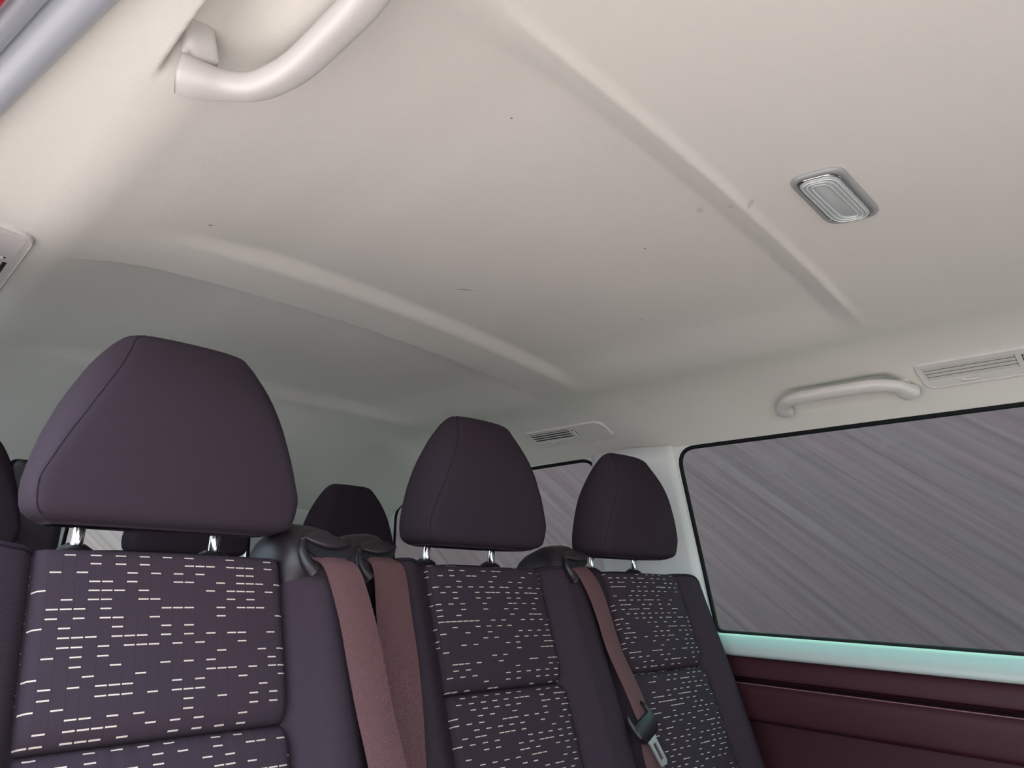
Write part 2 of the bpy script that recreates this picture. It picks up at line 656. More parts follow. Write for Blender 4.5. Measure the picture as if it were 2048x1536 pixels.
def window(n, ring, label, loc, fn_glass, fn_seal, width=.006):
    r = [tuple(p) for p in ring]
    V, F = plate([r], .004, fn_glass)
    o = thing('window_%d' % n, label, None, loc)
    tag(o, kind='structure')
    mk('pane', V, F, MAT['glass' if n < 3 else 'clear'], o, smooth=False)
    path = [fn_seal(p[0], p[1]) for p in ring]
    V, F = tube(path, width, width * .8, 8, up=(0, 1, 0) if n == 3 else (1, 0, 0), closed=True)
    mk('seal', V, F, MAT['rubber'], o)
    return o


window(1, W1, 'large side window with black rubber edge', (1.61, .3, .82), wr(.0075), lambda a, b: (wall_x(b) + .003, a, b), .0058)
window(2, W2, 'smaller rear quarter window behind the pillar', (1.61, 1.8, .83), wr(.0075), lambda a, b: (wall_x(b) + .003, a, b), .0058)

# pillar cover between the two side windows
secs = []
for z in np.linspace(.80, 1.276, 14):
    f = (z - .82) / .45
    ya, yb = .955 + .068 * f, 1.268 + .012 * f
    ring = []
    for t in np.linspace(0, 1, 15):
        bul = .040 * sstep(-.25, .55, t) * (1 - .45 * sstep(.5, 1, t)) - .0030
        ring.append((wall_x(z) - .002 - bul, ya + (yb - ya) * t, z))
    for t in np.linspace(1, 0, 5):
        ring.append((wall_x(z) + .010, ya + (yb - ya) * t, z))
    secs.append(ring)
V, F = loft(secs)
tag(mk('trim_1', V, F, MAT['pillar']), 'pale pillar cover between the two side windows', kind='structure')


def extrude_y(profile, y0, y1, n=24):
    secs = [[(x, y, z) for x, z in profile] for y in np.linspace(y0, y1, n)]
    return loft(secs)


sill = spline([(1.625, .822), (1.600, .818), (1.575, .806), (1.560, .792), (1.562, .780), (1.580, .776), (1.625, .776)], 26)
V, F = extrude_y(sill, -.55, 1.27)
tag(mk('trim_2', V, F, MAT['sill']), 'pale ledge along the foot of the large side window', kind='structure')
up_ = spline([(1.63, .778), (1.590, .778), (1.578, .768), (1.574, .750), (1.573, .738), (1.580, .733), (1.63, .733)], 22)
V, F = extrude_y(up_, -.55, 1.3)
tag(mk('trim_3', V, F, MAT['dark_vinyl']), 'upper band of the dark side panel under the window ledge', kind='structure')
lo_ = spline([(1.63, .722), (1.583, .722), (1.570, .716), (1.566, .700), (1.568, .660), (1.574, .648), (1.60, .640), (1.63, .640)], 24)
V, F = extrude_y(lo_, -.55, 1.3)
tag(mk('trim_4', V, F, MAT['dark_vinyl']), 'lower band of the dark side panel under the groove', kind='structure')
V, F = tube([(1.5735, y, .7205) for y in np.linspace(-.55, 1.2, 30)], .0013, .0013, 8)  # highlight of the groove edge, put in as a thin paler line
tag(mk('groove_highlight_line', V, F, MAT['groove_highlight']), 'thin paler line added as the highlight along the groove of the side panel', kind='structure')
low = [(1.60, .70), (1.602, .60), (1.60, .30), (1.60, .01), (1.635, .01), (1.635, .74)]
V, F = extrude_y(low, -.60, 1.3)
tag(mk('trim_9', V, F, MAT['dark_vinyl'], smooth=False), 'dark recessed lower side panel', kind='structure')

# ------------------------------------------------------------------ setting: other walls and floor
W3 = rounded_poly([(.53, .84), (1.10, .84), (1.08, 1.175), (.55, 1.175)], .05, 6)
V, F = plate([[(-.02, 0), (1.64, 0), (1.64, 1.30), (-.02, 1.30)], W3], .03, lambda a, b, c: (a, 2.40 + c, b))
tag(mk('wall_rear', V, F, MAT['pillar'], smooth=False), 'pale tailgate trim', kind='structure')
window(3, W3, 'tailgate window seen under the front headrest', (.8, 2.42, .84), lambda a, b, c: (a, 2.412 + c, b),
       lambda a, b: (a, 2.402, b))
W4 = rounded_poly([(1.25, .83), (2.28, .83), (2.22, 1.185), (1.27, 1.255)], .05, 6)
V, F = plate([[(1.04, 0), (2.42, 0), (2.42, 1.32), (1.04, 1.32)], W4], .03, lambda a, b, c: (.03 - c, a, b))
tag(mk('wall_left', V, F, MAT['pillar'], smooth=False), 'left side wall behind the open doorway', kind='structure')
tag(mk('front_light_screen', *join(box((.80, -.78, .36), (1.66, .05, .74)), box((1.10, -.78, .98), (1.06, .05, .52))), MAT['screen_dark'], smooth=False),  # added out of view; higher on the right to dim light from the front
    'unseen dark partition added to hold back light from the front', kind='structure')
tag(mk('floor', *box((.80, .82, -.02), (1.66, 3.2, .04)), MAT['floor'], smooth=False), 'warm grey vinyl floor', kind='structure')
G = 40
tag(mk('ground', [(-G, -G, -.55), (G, -G, -.55), (G, G, -.55), (-G, G, -.55)], [(0, 1, 2, 3)], MAT['ground']),
    'grey paving outside the van', kind='structure')
tag(mk('ground', *box((2.62, 2.5, -.545), (1.85, 9, .02)), MAT['bounce_cut'], smooth=False), 'dark strip added between the van and the wall to cut bounced light', kind='structure')  # added so the gap's ground throws less sunlight up through the window
V, F = box((3.65, 3.0, 1.0), (.2, 14, 3.1))  # invented wall: hides the low sky, leaves the high sky to light the ledge
tag(mk('backdrop_wall', V, F, MAT['wall'], smooth=False), 'made-up mauve grey streaked wall screening the low sky beyond the side windows', kind='structure')
tag(mk('backdrop_wall', *box((.8, 6.2, 1.0), (5.5, .2, 3.1)), MAT['wall_grey'], smooth=False),  # invented backdrop for the tailgate window
    'made-up pale grey streaked backdrop wall behind the tailgate', kind='structure')

window(4, W4, 'left rear quarter window behind the doorway', (.02, 1.8, .83), lambda a, b, c: (.015 - c, a, b),
       lambda a, b: (.028, a, b))

# door seal along the top of the open doorway, and the red roof rail outside it
yy = np.linspace(-.75, 1.02, 40)


def seal_path(dx, dz):
    return [(x_left(y) + dx, y, float(liner_base(x_left(y), y)) + dz) for y in yy]


V, F = tube(seal_path(-.0165, -.006), .0175, .0175, 16)
tag(mk('trim_6', V, F, MAT['seal']), 'grey rubber seal along the top of the open doorway', kind='structure')
V, F = tube(seal_path(-.045, -.016), .012, .012, 14)
tag(mk('trim_7', V, F, MAT['seal']), 'outer lip of the doorway seal', kind='structure')
V, F = tube(seal_path(-.064, -.022), .010, .03, 12)
tag(mk('trim_8', V, F, MAT['paint']), 'red painted roof edge outside the doorway seal', kind='structure')

# ------------------------------------------------------------------ seats
TH = math.radians(19.8)
ST, CT = math.sin(TH), math.cos(TH)
DV = np.array((0, -ST, -CT))       # down the backrest
NV = np.array((0, -CT, ST))        # out of its front


class Frame:
    """local seat-back frame: u across, v down from the top edge, w out of the cloth"""

    def __init__(self, x, y, z):
        self.o = np.array((x, y, z))

    def __call__(self, u, v, w):
        return self.o + np.array((u, 0, 0)) + DV * v + NV * w


VB = .52                           # lower end of the backrests


def backrest(name, fr, hl, hr, drop_l, drop_r, m, parent, rl=.05, rr=.05, sl=.045):
    """closed cushion body with side bolsters"""
    us = np.concatenate([np.linspace(-hl, -.20, 9)[:-1], np.linspace(-.20, -.12, 13)[:-1], np.linspace(-.12, .12, 13)[:-1],
                         np.linspace(.12, .20, 13)[:-1], np.linspace(.20, hr, 9)])
    V, UV = [], []
    nring = None
    for u in us:
        a = abs(u)
        h = hl if u < 0 else hr
        d = drop_l if u < 0 else drop_r
        r = rl if u < 0 else rr
        wf = -.016 + .020 * sstep(.124, .142, a) + .020 * sstep(.135, .180, a)
        sh = sl if u < 0 else .045
        e = max(0.0, (a - (h - sh)) / sh)                         # rounding towards the side
        wf -= (.005 + sh) * (1 - math.sqrt(max(0, 1 - e * e)))
        vt = -.006 + .006 * sstep(.02, .15, a) + d * sstep(.14, h, a) ** 1.5
        ec = max(0.0, (a - (h - r)) / r)
        vt += r * (1 - math.sqrt(max(0, 1 - min(ec, .995) ** 2)))
        wb = -.105 + .03 * max(0, e) ** 2
        ring = []
        rt = .016
        for v in np.concatenate([[VB], np.linspace(VB - .02, vt + rt + .03, 22), [vt + rt]]):
            bul = .012 * sstep(.0, .25, v) * sstep(.13, .17, a)
            ring.append((v, wf - .006 + bul * .4))
        for k in range(1, 5):
            an = k / 4 * math.pi / 2
            ring.append((vt + rt - rt * math.sin(an) - .004 * k / 4, wf - .006 - rt * (1 - math.cos(an))))
        hump = .010 if d < 0 else .010 - .014 * sstep(.14, .185, a)
        ring.append((vt - hump, wf * .4 + wb * .4))
        ring.append((vt + .010 - hump, wb + .02))
        ring.append((vt + .015, wb + .002))
        for v in np.linspace(vt + .04, VB, 6):
            ring.append((v, wb))
        nring = len(ring)
        acc = 0
        for v, w in ring:
            V.append(fr(u, v, w))
            UV.append((u, v - w * .5))
    F = grid_faces(len(us), nring, close_v=True)
    F.append(tuple(range(nring))[::-1])
    F.append(tuple(range((len(us) - 1) * nring, len(us) * nring)))
    return mk(name, V, F, m, parent, uv=UV)


def top_line(u, hl, hr, dl, dr, rl, rr, sl=.045):
    a = abs(u)
    h, d, r = (hl, dl, rl) if u < 0 else (hr, dr, rr)
    vt = -.006 + .006 * float(sstep(.02, .15, a)) + d * float(sstep(.14, h, a)) ** 1.5
    ec = max(0.0, (a - (h - r)) / r)
    vt += r * (1 - math.sqrt(max(0, 1 - min(ec, .995) ** 2)))
    wf = -.016 + .020 * float(sstep(.124, .142, a)) + .020 * float(sstep(.135, .180, a))
    sh = sl if u < 0 else .045
    e = max(0.0, (a - (h - sh)) / sh)
    wf -= (.005 + sh) * (1 - math.sqrt(max(0, 1 - e * e)))
    return vt, wf


def panel(fr, v0, v1, e0, e1, seed, parent):
    """quilted centre cushion, rounded at its edges"""
    nu, nv = 49, 61
    V, UV = [], []
    r2 = random.Random(seed)
    ph = [r2.random() * 6 for _ in range(6)]
    for i in range(nu):
        u = -.1325 + .265 * i / (nu - 1)
        for j in range(nv):
            t = j / (nv - 1)
            v = v0 + (v1 - v0) * t
            du = .1325 - abs(u)
            w = .0065 * (1 - (u / .1325) ** 2) ** .6 - .002
            w -= .012 * (1 - math.sqrt(max(0, 1 - max(0, 1 - du / .012) ** 2)))
            a, b = v - v0, v1 - v
            w -= e0 * (1 - math.sqrt(max(0, 1 - max(0, 1 - a / (e0 * 1.7)) ** 2)))
            w -= e1 * (1 - math.sqrt(max(0, 1 - max(0, 1 - b / (e1 * 1.7)) ** 2)))
            # small pulls along the sewn groove
            g = math.exp(-a / .014) if e0 > .012 else 0
            w += .0012 * g * math.sin(u * 420 + ph[0] + 2 * math.sin(u * 60 + ph[1]))
            V.append(fr(u, v, w))
            UV.append((u + seed * .37, v + seed * .11))
    F = grid_faces(nu, nv)
    F = [f[::-1] for f in F]
    # skirt so the cushion is a solid pad
    n0 = len(V)
    rim = [i * nv for i in range(nu)] + [(nu - 1) * nv + j for j in range(1, nv)] \
        + [i * nv + nv - 1 for i in range(nu - 2, -1, -1)] + [j for j in range(nv - 2, 0, -1)]
    for k in rim:
        p = np.array(V[k]) - NV * .012
        V.append(p)
        UV.append(UV[k])
    n = len(rim)
    for k in range(n):
        F.append((rim[k], rim[(k + 1) % n], n0 + (k + 1) % n, n0 + k))
    return mk('backrest_panel', V, F, MAT['dash'], parent, uv=UV)


HEAD_W = [(0, .80), (.02, .895), (.05, .955), (.10, .99), (.16, 1.0), (.22, 1.0), (.39, .955), (.59, .86), (.71, .78), (.79, .72),
          (.85, .665), (.915, .595), (.955, .535), (.98, .485), (1.0, .40)]     # outline: share of the half width by height
HEAD_F = [(0, .97), (.2, .96), (.4, .89), (.6, .82), (.8, .77), (.9, .79), (1.0, .90)]     # where the front panel's seam runs


def headrest(x, y, z0, h, hw, parent, seam=True, posts=True, zp=None):
    """padded headrest; y is the plane of its posts, the pad leans forward of them"""
    secs, seamL, seamR = [], [], []
    UV = []
    for t in [0, .012, .03, .055, .09, .14, .2, .27, .34, .42, .5, .58, .66, .73, .79, .84, .885, .92, .945, .96, .972, .982, .990, .996, 1.0]:
        w = float(np.interp(t, [p[0] for p in HEAD_W], [p[1] for p in HEAD_W])) * hw
        f = float(np.interp(t, [p[0] for p in HEAD_F], [p[1] for p in HEAD_F]))
        z = z0 + h * t
        yf = y - .078 - .010 * math.sin(math.pi * min(1, t * 1.1)) + .034 * max(0, (t - .55) / .45) ** 2.2
        yb = y + .050 - .012 * t - .045 * max(0, (t - .45) / .55) ** 1.8
        c = math.sqrt(1 - (1 - t / .07) ** 2) if t < .07 else 1
        yf += (1 - c) * .026
        yb -= (1 - c) * .022
        if t > .955:
            k = 1 - math.sqrt(max(0, 1 - ((t - .955) / .045) ** 2))
            mid = yf * .45 + yb * .55
            yf = yf + (mid - .012 - yf) * k
            yb = yb + (mid + .012 - yb) * k
        dep = yb - yf
        half = [(0, yf), (.5 * f * w, yf + .0015), (.85 * f * w, yf + .005), (f * w, yf + .010), ((.35 * f + .65) * w, yf + .10 * dep + .014),
                (w, yf + .48 * dep), (.97 * w, yf + .68 * dep), (.89 * w, yf + .84 * dep), (.72 * w, yb - .006), (.4 * w, yb - .001), (0, yb)]
        hs = spline(half, 31)
        ring = [(x + p[0], p[1], z) for p in hs] + [(x - p[0], p[1], z) for p in hs[-2:0:-1]]
        secs.append(ring)
        if .02 < t:
            q, k = hs, 9
            seamL.append((x - q[k][0], q[k][1], z))
            seamR.append((x + q[k][0], q[k][1], z))
        for i, p in enumerate(ring):
            UV.append((i * .012, h * t))
    V, F = loft(secs)
    o = mk('headrest', V, F, MAT['fine_knit'], parent, uv=UV)
    if seam:
        for s in (seamL, seamR):
            V, F = tube(spline(s, 60), .0008, .0008, 6)
            mk('seam', V, F, MAT['piping'], o)
    if posts:
        for s in (-1, 1):
            V, F = tube([(x + s * .077, y + .012, zp - .02), (x + s * .077, y + .010, zp + .02),
                         (x + s * .077, y - .0, z0 + .02)], .0068, None, 14, up=(0, 1, 0))
            mk('post', V, F, MAT['chrome'], o)
            V, F = tube([(x + s * .077, y + .012, zp - .018), (x + s * .077, y + .012, zp - .004), (x + s * .077, y + .011, zp + .001)],
                        [.020, .018, .010], None, 16, up=(0, 1, 0))
            mk('post_collar', V, F, MAT['black'], o)
    return o


def piping(fr, hl, hr, dl, dr, rl, rr, parent, sl=.045):
    path = []
    for u in np.linspace(-hl + .003, hr - .003, 70):
        vt, wf = top_line(u, hl, hr, dl, dr, rl, rr, sl)
        path.append(fr(u, vt + .0035, wf - .0085))
    V, F = tube(path, .0026, .0026, 8)
    return mk('piping', V, F, MAT['piping'], parent)


def belt_guide(fr, uc, vtop, hw, tilt, parent, depth=.115, down=.17):
    """shoulder outlet of a seat belt: moulded hood with a lipped slot"""
    secs = []
    for t in [0, .02, .06, .12, .2, .32, .46, .6, .75, .9, 1.0]:
        v = vtop + down * t
        k = math.sqrt(max(0.0, 1 - (1 - min(1, t / .20)) ** 2.2))
        wf = .002 + .020 * min(1, t / .3) - .03 * (1 - k) - .045 * float(sstep(.42, .60, t))
        wb = -.030 - depth * .75 * (.35 + .65 * k)
        a = hw * (.50 + .50 * k) * (1 + .12 * t)
        ring = []
        for an in np.linspace(0, 2 * math.pi, 40, endpoint=False):
            c, s = math.cos(an), math.sin(an)
            pu = a * abs(c) ** (2 / 3.6) * (1 if c >= 0 else -1)
            pw = (wf + wb) / 2 + (wf - wb) / 2 * abs(s) ** (2 / 3.6) * (1 if s >= 0 else -1)
            ring.append(fr(uc + pu, v + pu * tilt, pw))
        secs.append(ring)
    V, F = loft(secs)
    o = mk('belt_guide', V, F, MAT['black'], parent)
    # slot and lip
    sw = hw * .74
    v0 = vtop + .040
    top, bot, lip = [], [], []
    for t in np.linspace(-1, 1, 21):
        u = uc + .006 + sw * t
        b = 1 - t * t
        top.append((u, v0 + t * sw * tilt - .004 * b))
        bot.append((u, v0 + t * sw * tilt + .021 * b ** .5 + .002))
        lip.append((u, v0 + t * sw * tilt + .012 * b))
    ringd = top + bot[::-1]
    V = [fr(u, v, .0235) for u, v in ringd] + [fr(u, v, .008) for u, v in ringd]
    n = len(ringd)
    F = [tuple(range(n))] + [(i, (i + 1) % n, n + (i + 1) % n, n + i) for i in range(n)]
    mk('slot', V, F, MAT['void'], o, smooth=False)
    V = []
    for i, t in enumerate(np.linspace(-1, 1, 21)):
        b = 1 - t * t
        u = top[i][0]
        for q, (vv, ww) in enumerate(((top[i][1] - .012 * b ** .6 - .002, .012), (top[i][1] - .006 * b ** .6, .0245 + .003 * b),
                                      (lip[i][1] - .003, .027 + .009 * b), (lip[i][1], .026 + .009 * b), (lip[i][1] - .002, .020 + .004 * b))):
            V.append(fr(u, vv, ww))
    mk('guide_lip', V, grid_faces(21, 5), MAT['black'], o)
    path = [fr(uc + .006 - sw * 1.02, v0 - sw * tilt + .002, .025), fr(uc + .006 - sw * 1.10, v0 - sw * tilt + .016, .026),
            fr(uc + .006 - sw * .96, v0 - sw * tilt + .032, .026), fr(uc + .006 - sw * .66, v0 - sw * tilt + .044, .024)]
    V, F = tube(spline(path, 18), np.linspace(.004, .009, 18), None, 10)
    mk('guide_cheek', V, F, MAT['black'], o)
    return o


def cushion(x0, x1, yb, parent):
    secs = []
    for y, top, bot in ((yb - .03, .44, .30), (yb - .12, .455, .28), (yb - .30, .46, .27), (yb - .45, .45, .28), (yb - .50, .42, .30), (yb - .515, .38, .33)):
        ring = rounded_poly([(x0, bot), (x1, bot), (x1, top), (x0, top)], .03, 5)
        secs.append([(p[0], y, p[1]) for p in ring])
    V, F = loft(secs)
    uv = [(p[0], p[1]) for p in V]
    mk('seat_cushion', V, F, MAT['dash'], parent, uv=uv)


# --- single seat nearest the open doorway
F1 = Frame(.301, .855, .953)
seat1 = thing('passenger_seat', 'single dark seat nearest the open doorway, with large headrest and dashed cloth backrest', 'seat',
              (.301, .62, 0))
backrest('backrest', F1, .215, .228, -.004, .0, MAT['knit'], seat1, .035, .045, .075)
panel(F1, .002, .193, .010, .020, 1, seat1)
panel(F1, .193, .50, .018, .012, 2, seat1)
piping(F1, .215, .228, -.004, .0, .035, .045, seat1, .075)
headrest(.298, .915, .974, .226, .146, seat1, zp=.955)
belt_guide(F1, .176, -.050, .046, .10, seat1)
cushion(.08, .52, .70, seat1)
for x in (.14, .46):
    mk('seat_base', *box((x, .50, .15), (.05, .34, .30)), MAT['black'], seat1, smooth=False)

# --- double seat by the window
seat2 = thing('double_seat', 'dark double seat beside the large window, two headrests above one bench', 'seat', (1.09, .70, 0))
F2, F3 = Frame(.865, .95, .955), Frame(1.32, .95, .955)
for fr, hl, hr, dl, dr, rl, rr, sd_ in ((F2, .225, .262, .0, .020, .04, .012, 3), (F3, .192, .222, .016, .0, .012, .085, 5)):
    backrest('backrest', fr, hl, hr, dl, dr, MAT['knit'], seat2, rl, rr)
    panel(fr, .002, .203, .010, .020, sd_, seat2)
    panel(fr, .203, .51, .018, .012, sd_ + 1, seat2)
    piping(fr, hl, hr, dl, dr, rl, rr, seat2)
headrest(.864, 1.012, .982, .234, .142, seat2, zp=.960)
headrest(1.320, 1.017, .982, .230, .137, seat2, zp=.960)
belt_guide(F2, -.247, -.048, .045, -.10, seat2)
belt_guide(F2, .212, -.054, .046, -.08, seat2)
cushion(.64, 1.54, .80, seat2)
for x in (.72, 1.09, 1.46):
    mk('seat_base', *box((x, .60, .15), (.05, .36, .30)), MAT['black'], seat2, smooth=False)

# --- bench in the last row
seat3 = thing('rear_bench', 'dark rear bench in the last row, only headrests showing behind the front seats', 'bench', (.75, 1.6, 0))
YB = 1.80
secs = []
for x in np.linspace(.12, 1.40, 12):
    rc = rounded_poly([(YB + .01, .955), (YB + .10, .955), (YB + .0, .42), (YB - .19, .42)], .03, 5)
    secs.append([(x, p[0], p[1]) for p in rc])
V, F = loft(secs)
mk('backrest', V, F, MAT['knit'], seat3, uv=[(p[0], p[2]) for p in V])
headrest(.185, 1.85, .965, .232, .135, seat3, seam=False, zp=.955)
headrest(.670, 1.85, .965, .200, .140, seat3, seam=False, zp=.955)
headrest(1.115, 1.85, .965, .218, .137, seat3, seam=False, zp=.955)
secs = []
for z, k in ((.90, 1), (1.05, 1), (1.135, .95), (1.150, .75)):
    rc = rounded_poly([(.33 - .055 * k, 1.80), (.33 + .07 * k, 1.80), (.33 + .07 * k, 1.90), (.33 - .055 * k, 1.90)], .02, 4)
    secs.append([(p[0], p[1], z) for p in rc])
V, F = loft(secs)
mk('belt_guide', V, F, MAT['black'], seat3)
cushion(.12, 1.40, 1.66, seat3)
for x in (.25, .76, 1.27):
    mk('seat_base', *box((x, 1.45, .15), (.05, .36, .30)), MAT['black'], seat3, smooth=False)


# ------------------------------------------------------------------ seat belts
def webbing(fr, rows, parent, curl=0.0):
    """rows: (v, u left, u right, w left, w right) down the backrest"""
    lf = spline([fr(r[1], r[0], r[3]) for r in rows], 70)
    rt = spline([fr(r[2], r[0] + (r[5] if len(r) > 5 else 0), r[4]) for r in rows], 70)
    V, UV = [], []
    acc = 0.0
    for i in range(70):
        if i:
            acc += np.linalg.norm((lf[i] + rt[i] - lf[i - 1] - rt[i - 1]) / 2)
        ring, uvr = [], []
        for t in np.linspace(0, 1, 7):
            p = lf[i] * (1 - t) + rt[i] * t + NV * curl * (1 - (2 * t - 1) ** 2)
            ring.append(p)
            uvr.append(((t - .5) * .048, acc))
        V += [p + NV * .0007 for p in ring] + [p - NV * .0007 for p in ring[::-1]]
        UV += uvr + uvr[::-1]
    F = grid_faces(70, 14, close_v=True)
    F.append(tuple(range(14))[::-1])
    F.append(tuple(range(69 * 14, 70 * 14)))
    return sharp(mk('webbing', V, F, MAT['web'], parent, uv=UV), 50)


belt1 = thing('seat_belt', 'smooth reddish grey belt hanging in front, from the guide of the single seat', 'seat belt', F1(.2, .15, .03), 'seat belts hanging over the backrests')
webbing(F1, [(.010, .158, .205, .020, .022), (.027, .174, .223, .026, .028), (.087, .184, .235, .031, .031), (.145, .190, .2415, .031, .031),
             (.20, .196, .246, .031, .031), (.252, .203, .253, .032, .032), (.34, .214, .264, .033, .033), (.48, .232, .282, .034, .034)], belt1, .002)
belt2 = thing('seat_belt', 'redder belt partly tucked behind its neighbour, from the left guide of the double seat', 'seat belt',
              F2(-.23, .15, .03), 'seat belts hanging over the backrests')
webbing(F2, [(.006, -.270, -.217, .020, .022), (.025, -.256, -.201, .026, .028), (.096, -.258, -.202, .024, .031), (.164, -.258, -.202, .022, .031),
             (.226, -.258, -.206, .020, .031), (.291, -.262, -.213, .020, .031), (.38, -.270, -.220, .020, .030), (.49, -.28, -.23, .02, .03)], belt2, .003)
belt3 = thing('seat_belt', 'brownish grey belt with metal tongue, hanging between the two seats of the double seat', 'seat belt',
              F3(-.2, .2, .03), 'seat belts hanging over the backrests')
webbing(F3, [(.000, -.264, -.216, .018, .020), (.020, -.252, -.206, .025, .027), (.053, -.242, -.196, .030, .031), (.100, -.234, -.191, .031, .031),
             (.165, -.229, -.187, .031, .031), (.236, -.209, -.166, .031, .031), (.272, -.201, -.159, .031, .031), (.300, -.194, -.154, .030, .030),
             (.328, -.199, -.152, .026, .026), (.365, -.199, -.148, .024, .024), (.49, -.19, -.14, .024, .024)], belt3, .0015)
# latch tongue threaded on the third belt
ca, sa = .37, .93
TC = (-.190, .301)


def tg(c, a, w):
    return F3(TC[0] + c * sa + a * ca, TC[1] - c * ca + a * sa, w)


rings = []
for a, cw_, w0, w1 in ((-.017, .026, .034, .040), (-.015, .027, .033, .043), (-.004, .030, .032, .046), (.008, .029, .032, .046),
                       (.017, .023, .033, .043), (.019, .020, .034, .040)):
    rings.append([tg(p[0], a, p[1]) for p in rounded_poly([(-cw_, w0), (cw_, w0), (cw_, w1), (-cw_, w1)], .0025, 4)])
parts_ = [loft(rings)]
for s in (-1, 1):
    V, F = tube([tg(s * .027, .004, .040), tg(s * .031, -.010, .038), tg(s * .030, -.026, .036), tg(s * .026, -.036, .034)],
                [.0050, .0050, .004, .0022], [.0062, .0062, .005, .003], 10, up=NV)
    parts_.append((V, F))
mk('tongue_holder', *join(*parts_), MAT['black'], belt3)
ol = rounded_poly([(-.018, .012), (.018, .012), (.0115, .024), (.0105, .066), (-.0105, .066), (-.0115, .024)], [.001, .001, .005, .005, .005, .005], 5)
hole = rounded_poly([(-.005, .028), (.005, .028), (.005, .057), (-.005, .057)], .0015, 4)
V, F = plate([ol, hole], .003, lambda a, b, c: tuple(tg(a, b, .037 + c)))
mk('tongue_blade', V, F, MAT['steel'], belt3, smooth=False)['label'] = 'bright metal latch tongue with a slot'


# ------------------------------------------------------------------ things on the headliner
def surf(x, y, side):
    """point on the bare liner with axes: along +y, outward-down, out of the cloth"""
    z = float(liner_base(x, y))
    h = 1e-4
    sx = (float(liner_base(x + h, y)) - float(liner_base(x - h, y))) / (2 * h)
    tx = np.array((1, 0, sx)) / math.hypot(1, sx)
    n = np.cross(tx, (0, 1, 0))
    n = n if n[2] < 0 else -n
    return np.array((x, y, z)), np.array((0, 1., 0)), tx * side, n


def grab_handle(x, yc, side, label, hl=.118):
    P, A, B, C_ = surf(x, yc, side)
    o = thing('grab_handle', label, 'handle', tuple(P), 'grab handles on the headliner')

    def at(a, b, c):
        return P + A * a + B * b + C_ * c
    half = [(hl + .011, .036, .012), (hl + .006, .022, .017), (hl - .002, .004, .021), (hl - .020, -.013, .026), (hl - .048, -.022, .029),
            (hl * .33, -.025, .031)]
    pts = [(-a, b, c) for a, b, c in half] + [(0, -.0255, .031)] + half[::-1]
    path = spline([at(*p) for p in pts], 90)
    t = np.linspace(-1, 1, 90)
    ra = .0135 + .0055 * sstep(.55, .95, np.abs(t))
    ra = ra * np.sqrt(np.clip((1.012 - np.abs(t)) / .03, .80, 1))
    rb = .0098 + .0040 * sstep(.6, 1, np.abs(t))
    V, F = tube(path, ra, rb, 24, up=C_, power=3.0)
    mk('grip', V, F, MAT['liner_plastic'], o)
    for s in (-1, 1):
        ring = rounded_poly([(s * (hl - .006), .006), (s * (hl + .014), .006), (s * (hl + .014), .031), (s * (hl - .006), .031)], .006, 5)
        V = [at(p[0], p[1], -.006 if side > 0 else -.030) for p in ring] + [at(p[0], p[1], .002) for p in ring]
        V += [at(p[0], p[1], .005) for p in scaled(ring, .86)]
        n = len(ring)
        F = [(i, (i + 1) % n, n + (i + 1) % n, n + i) for i in range(n)] + [(n + i, n + (i + 1) % n, 2 * n + (i + 1) % n, 2 * n + i) for i in range(n)]
        F.append(tuple(range(2 * n, 3 * n)))
        mk('handle_foot', V, F, MAT['liner_plastic'], o)
    return o


grab_handle(1.480, .558, 1, 'slim pale grab handle over the large window, between lamp and vent')
grab_handle(.174, .421, -1, 'large bright grab handle over the open doorway, at the top left')


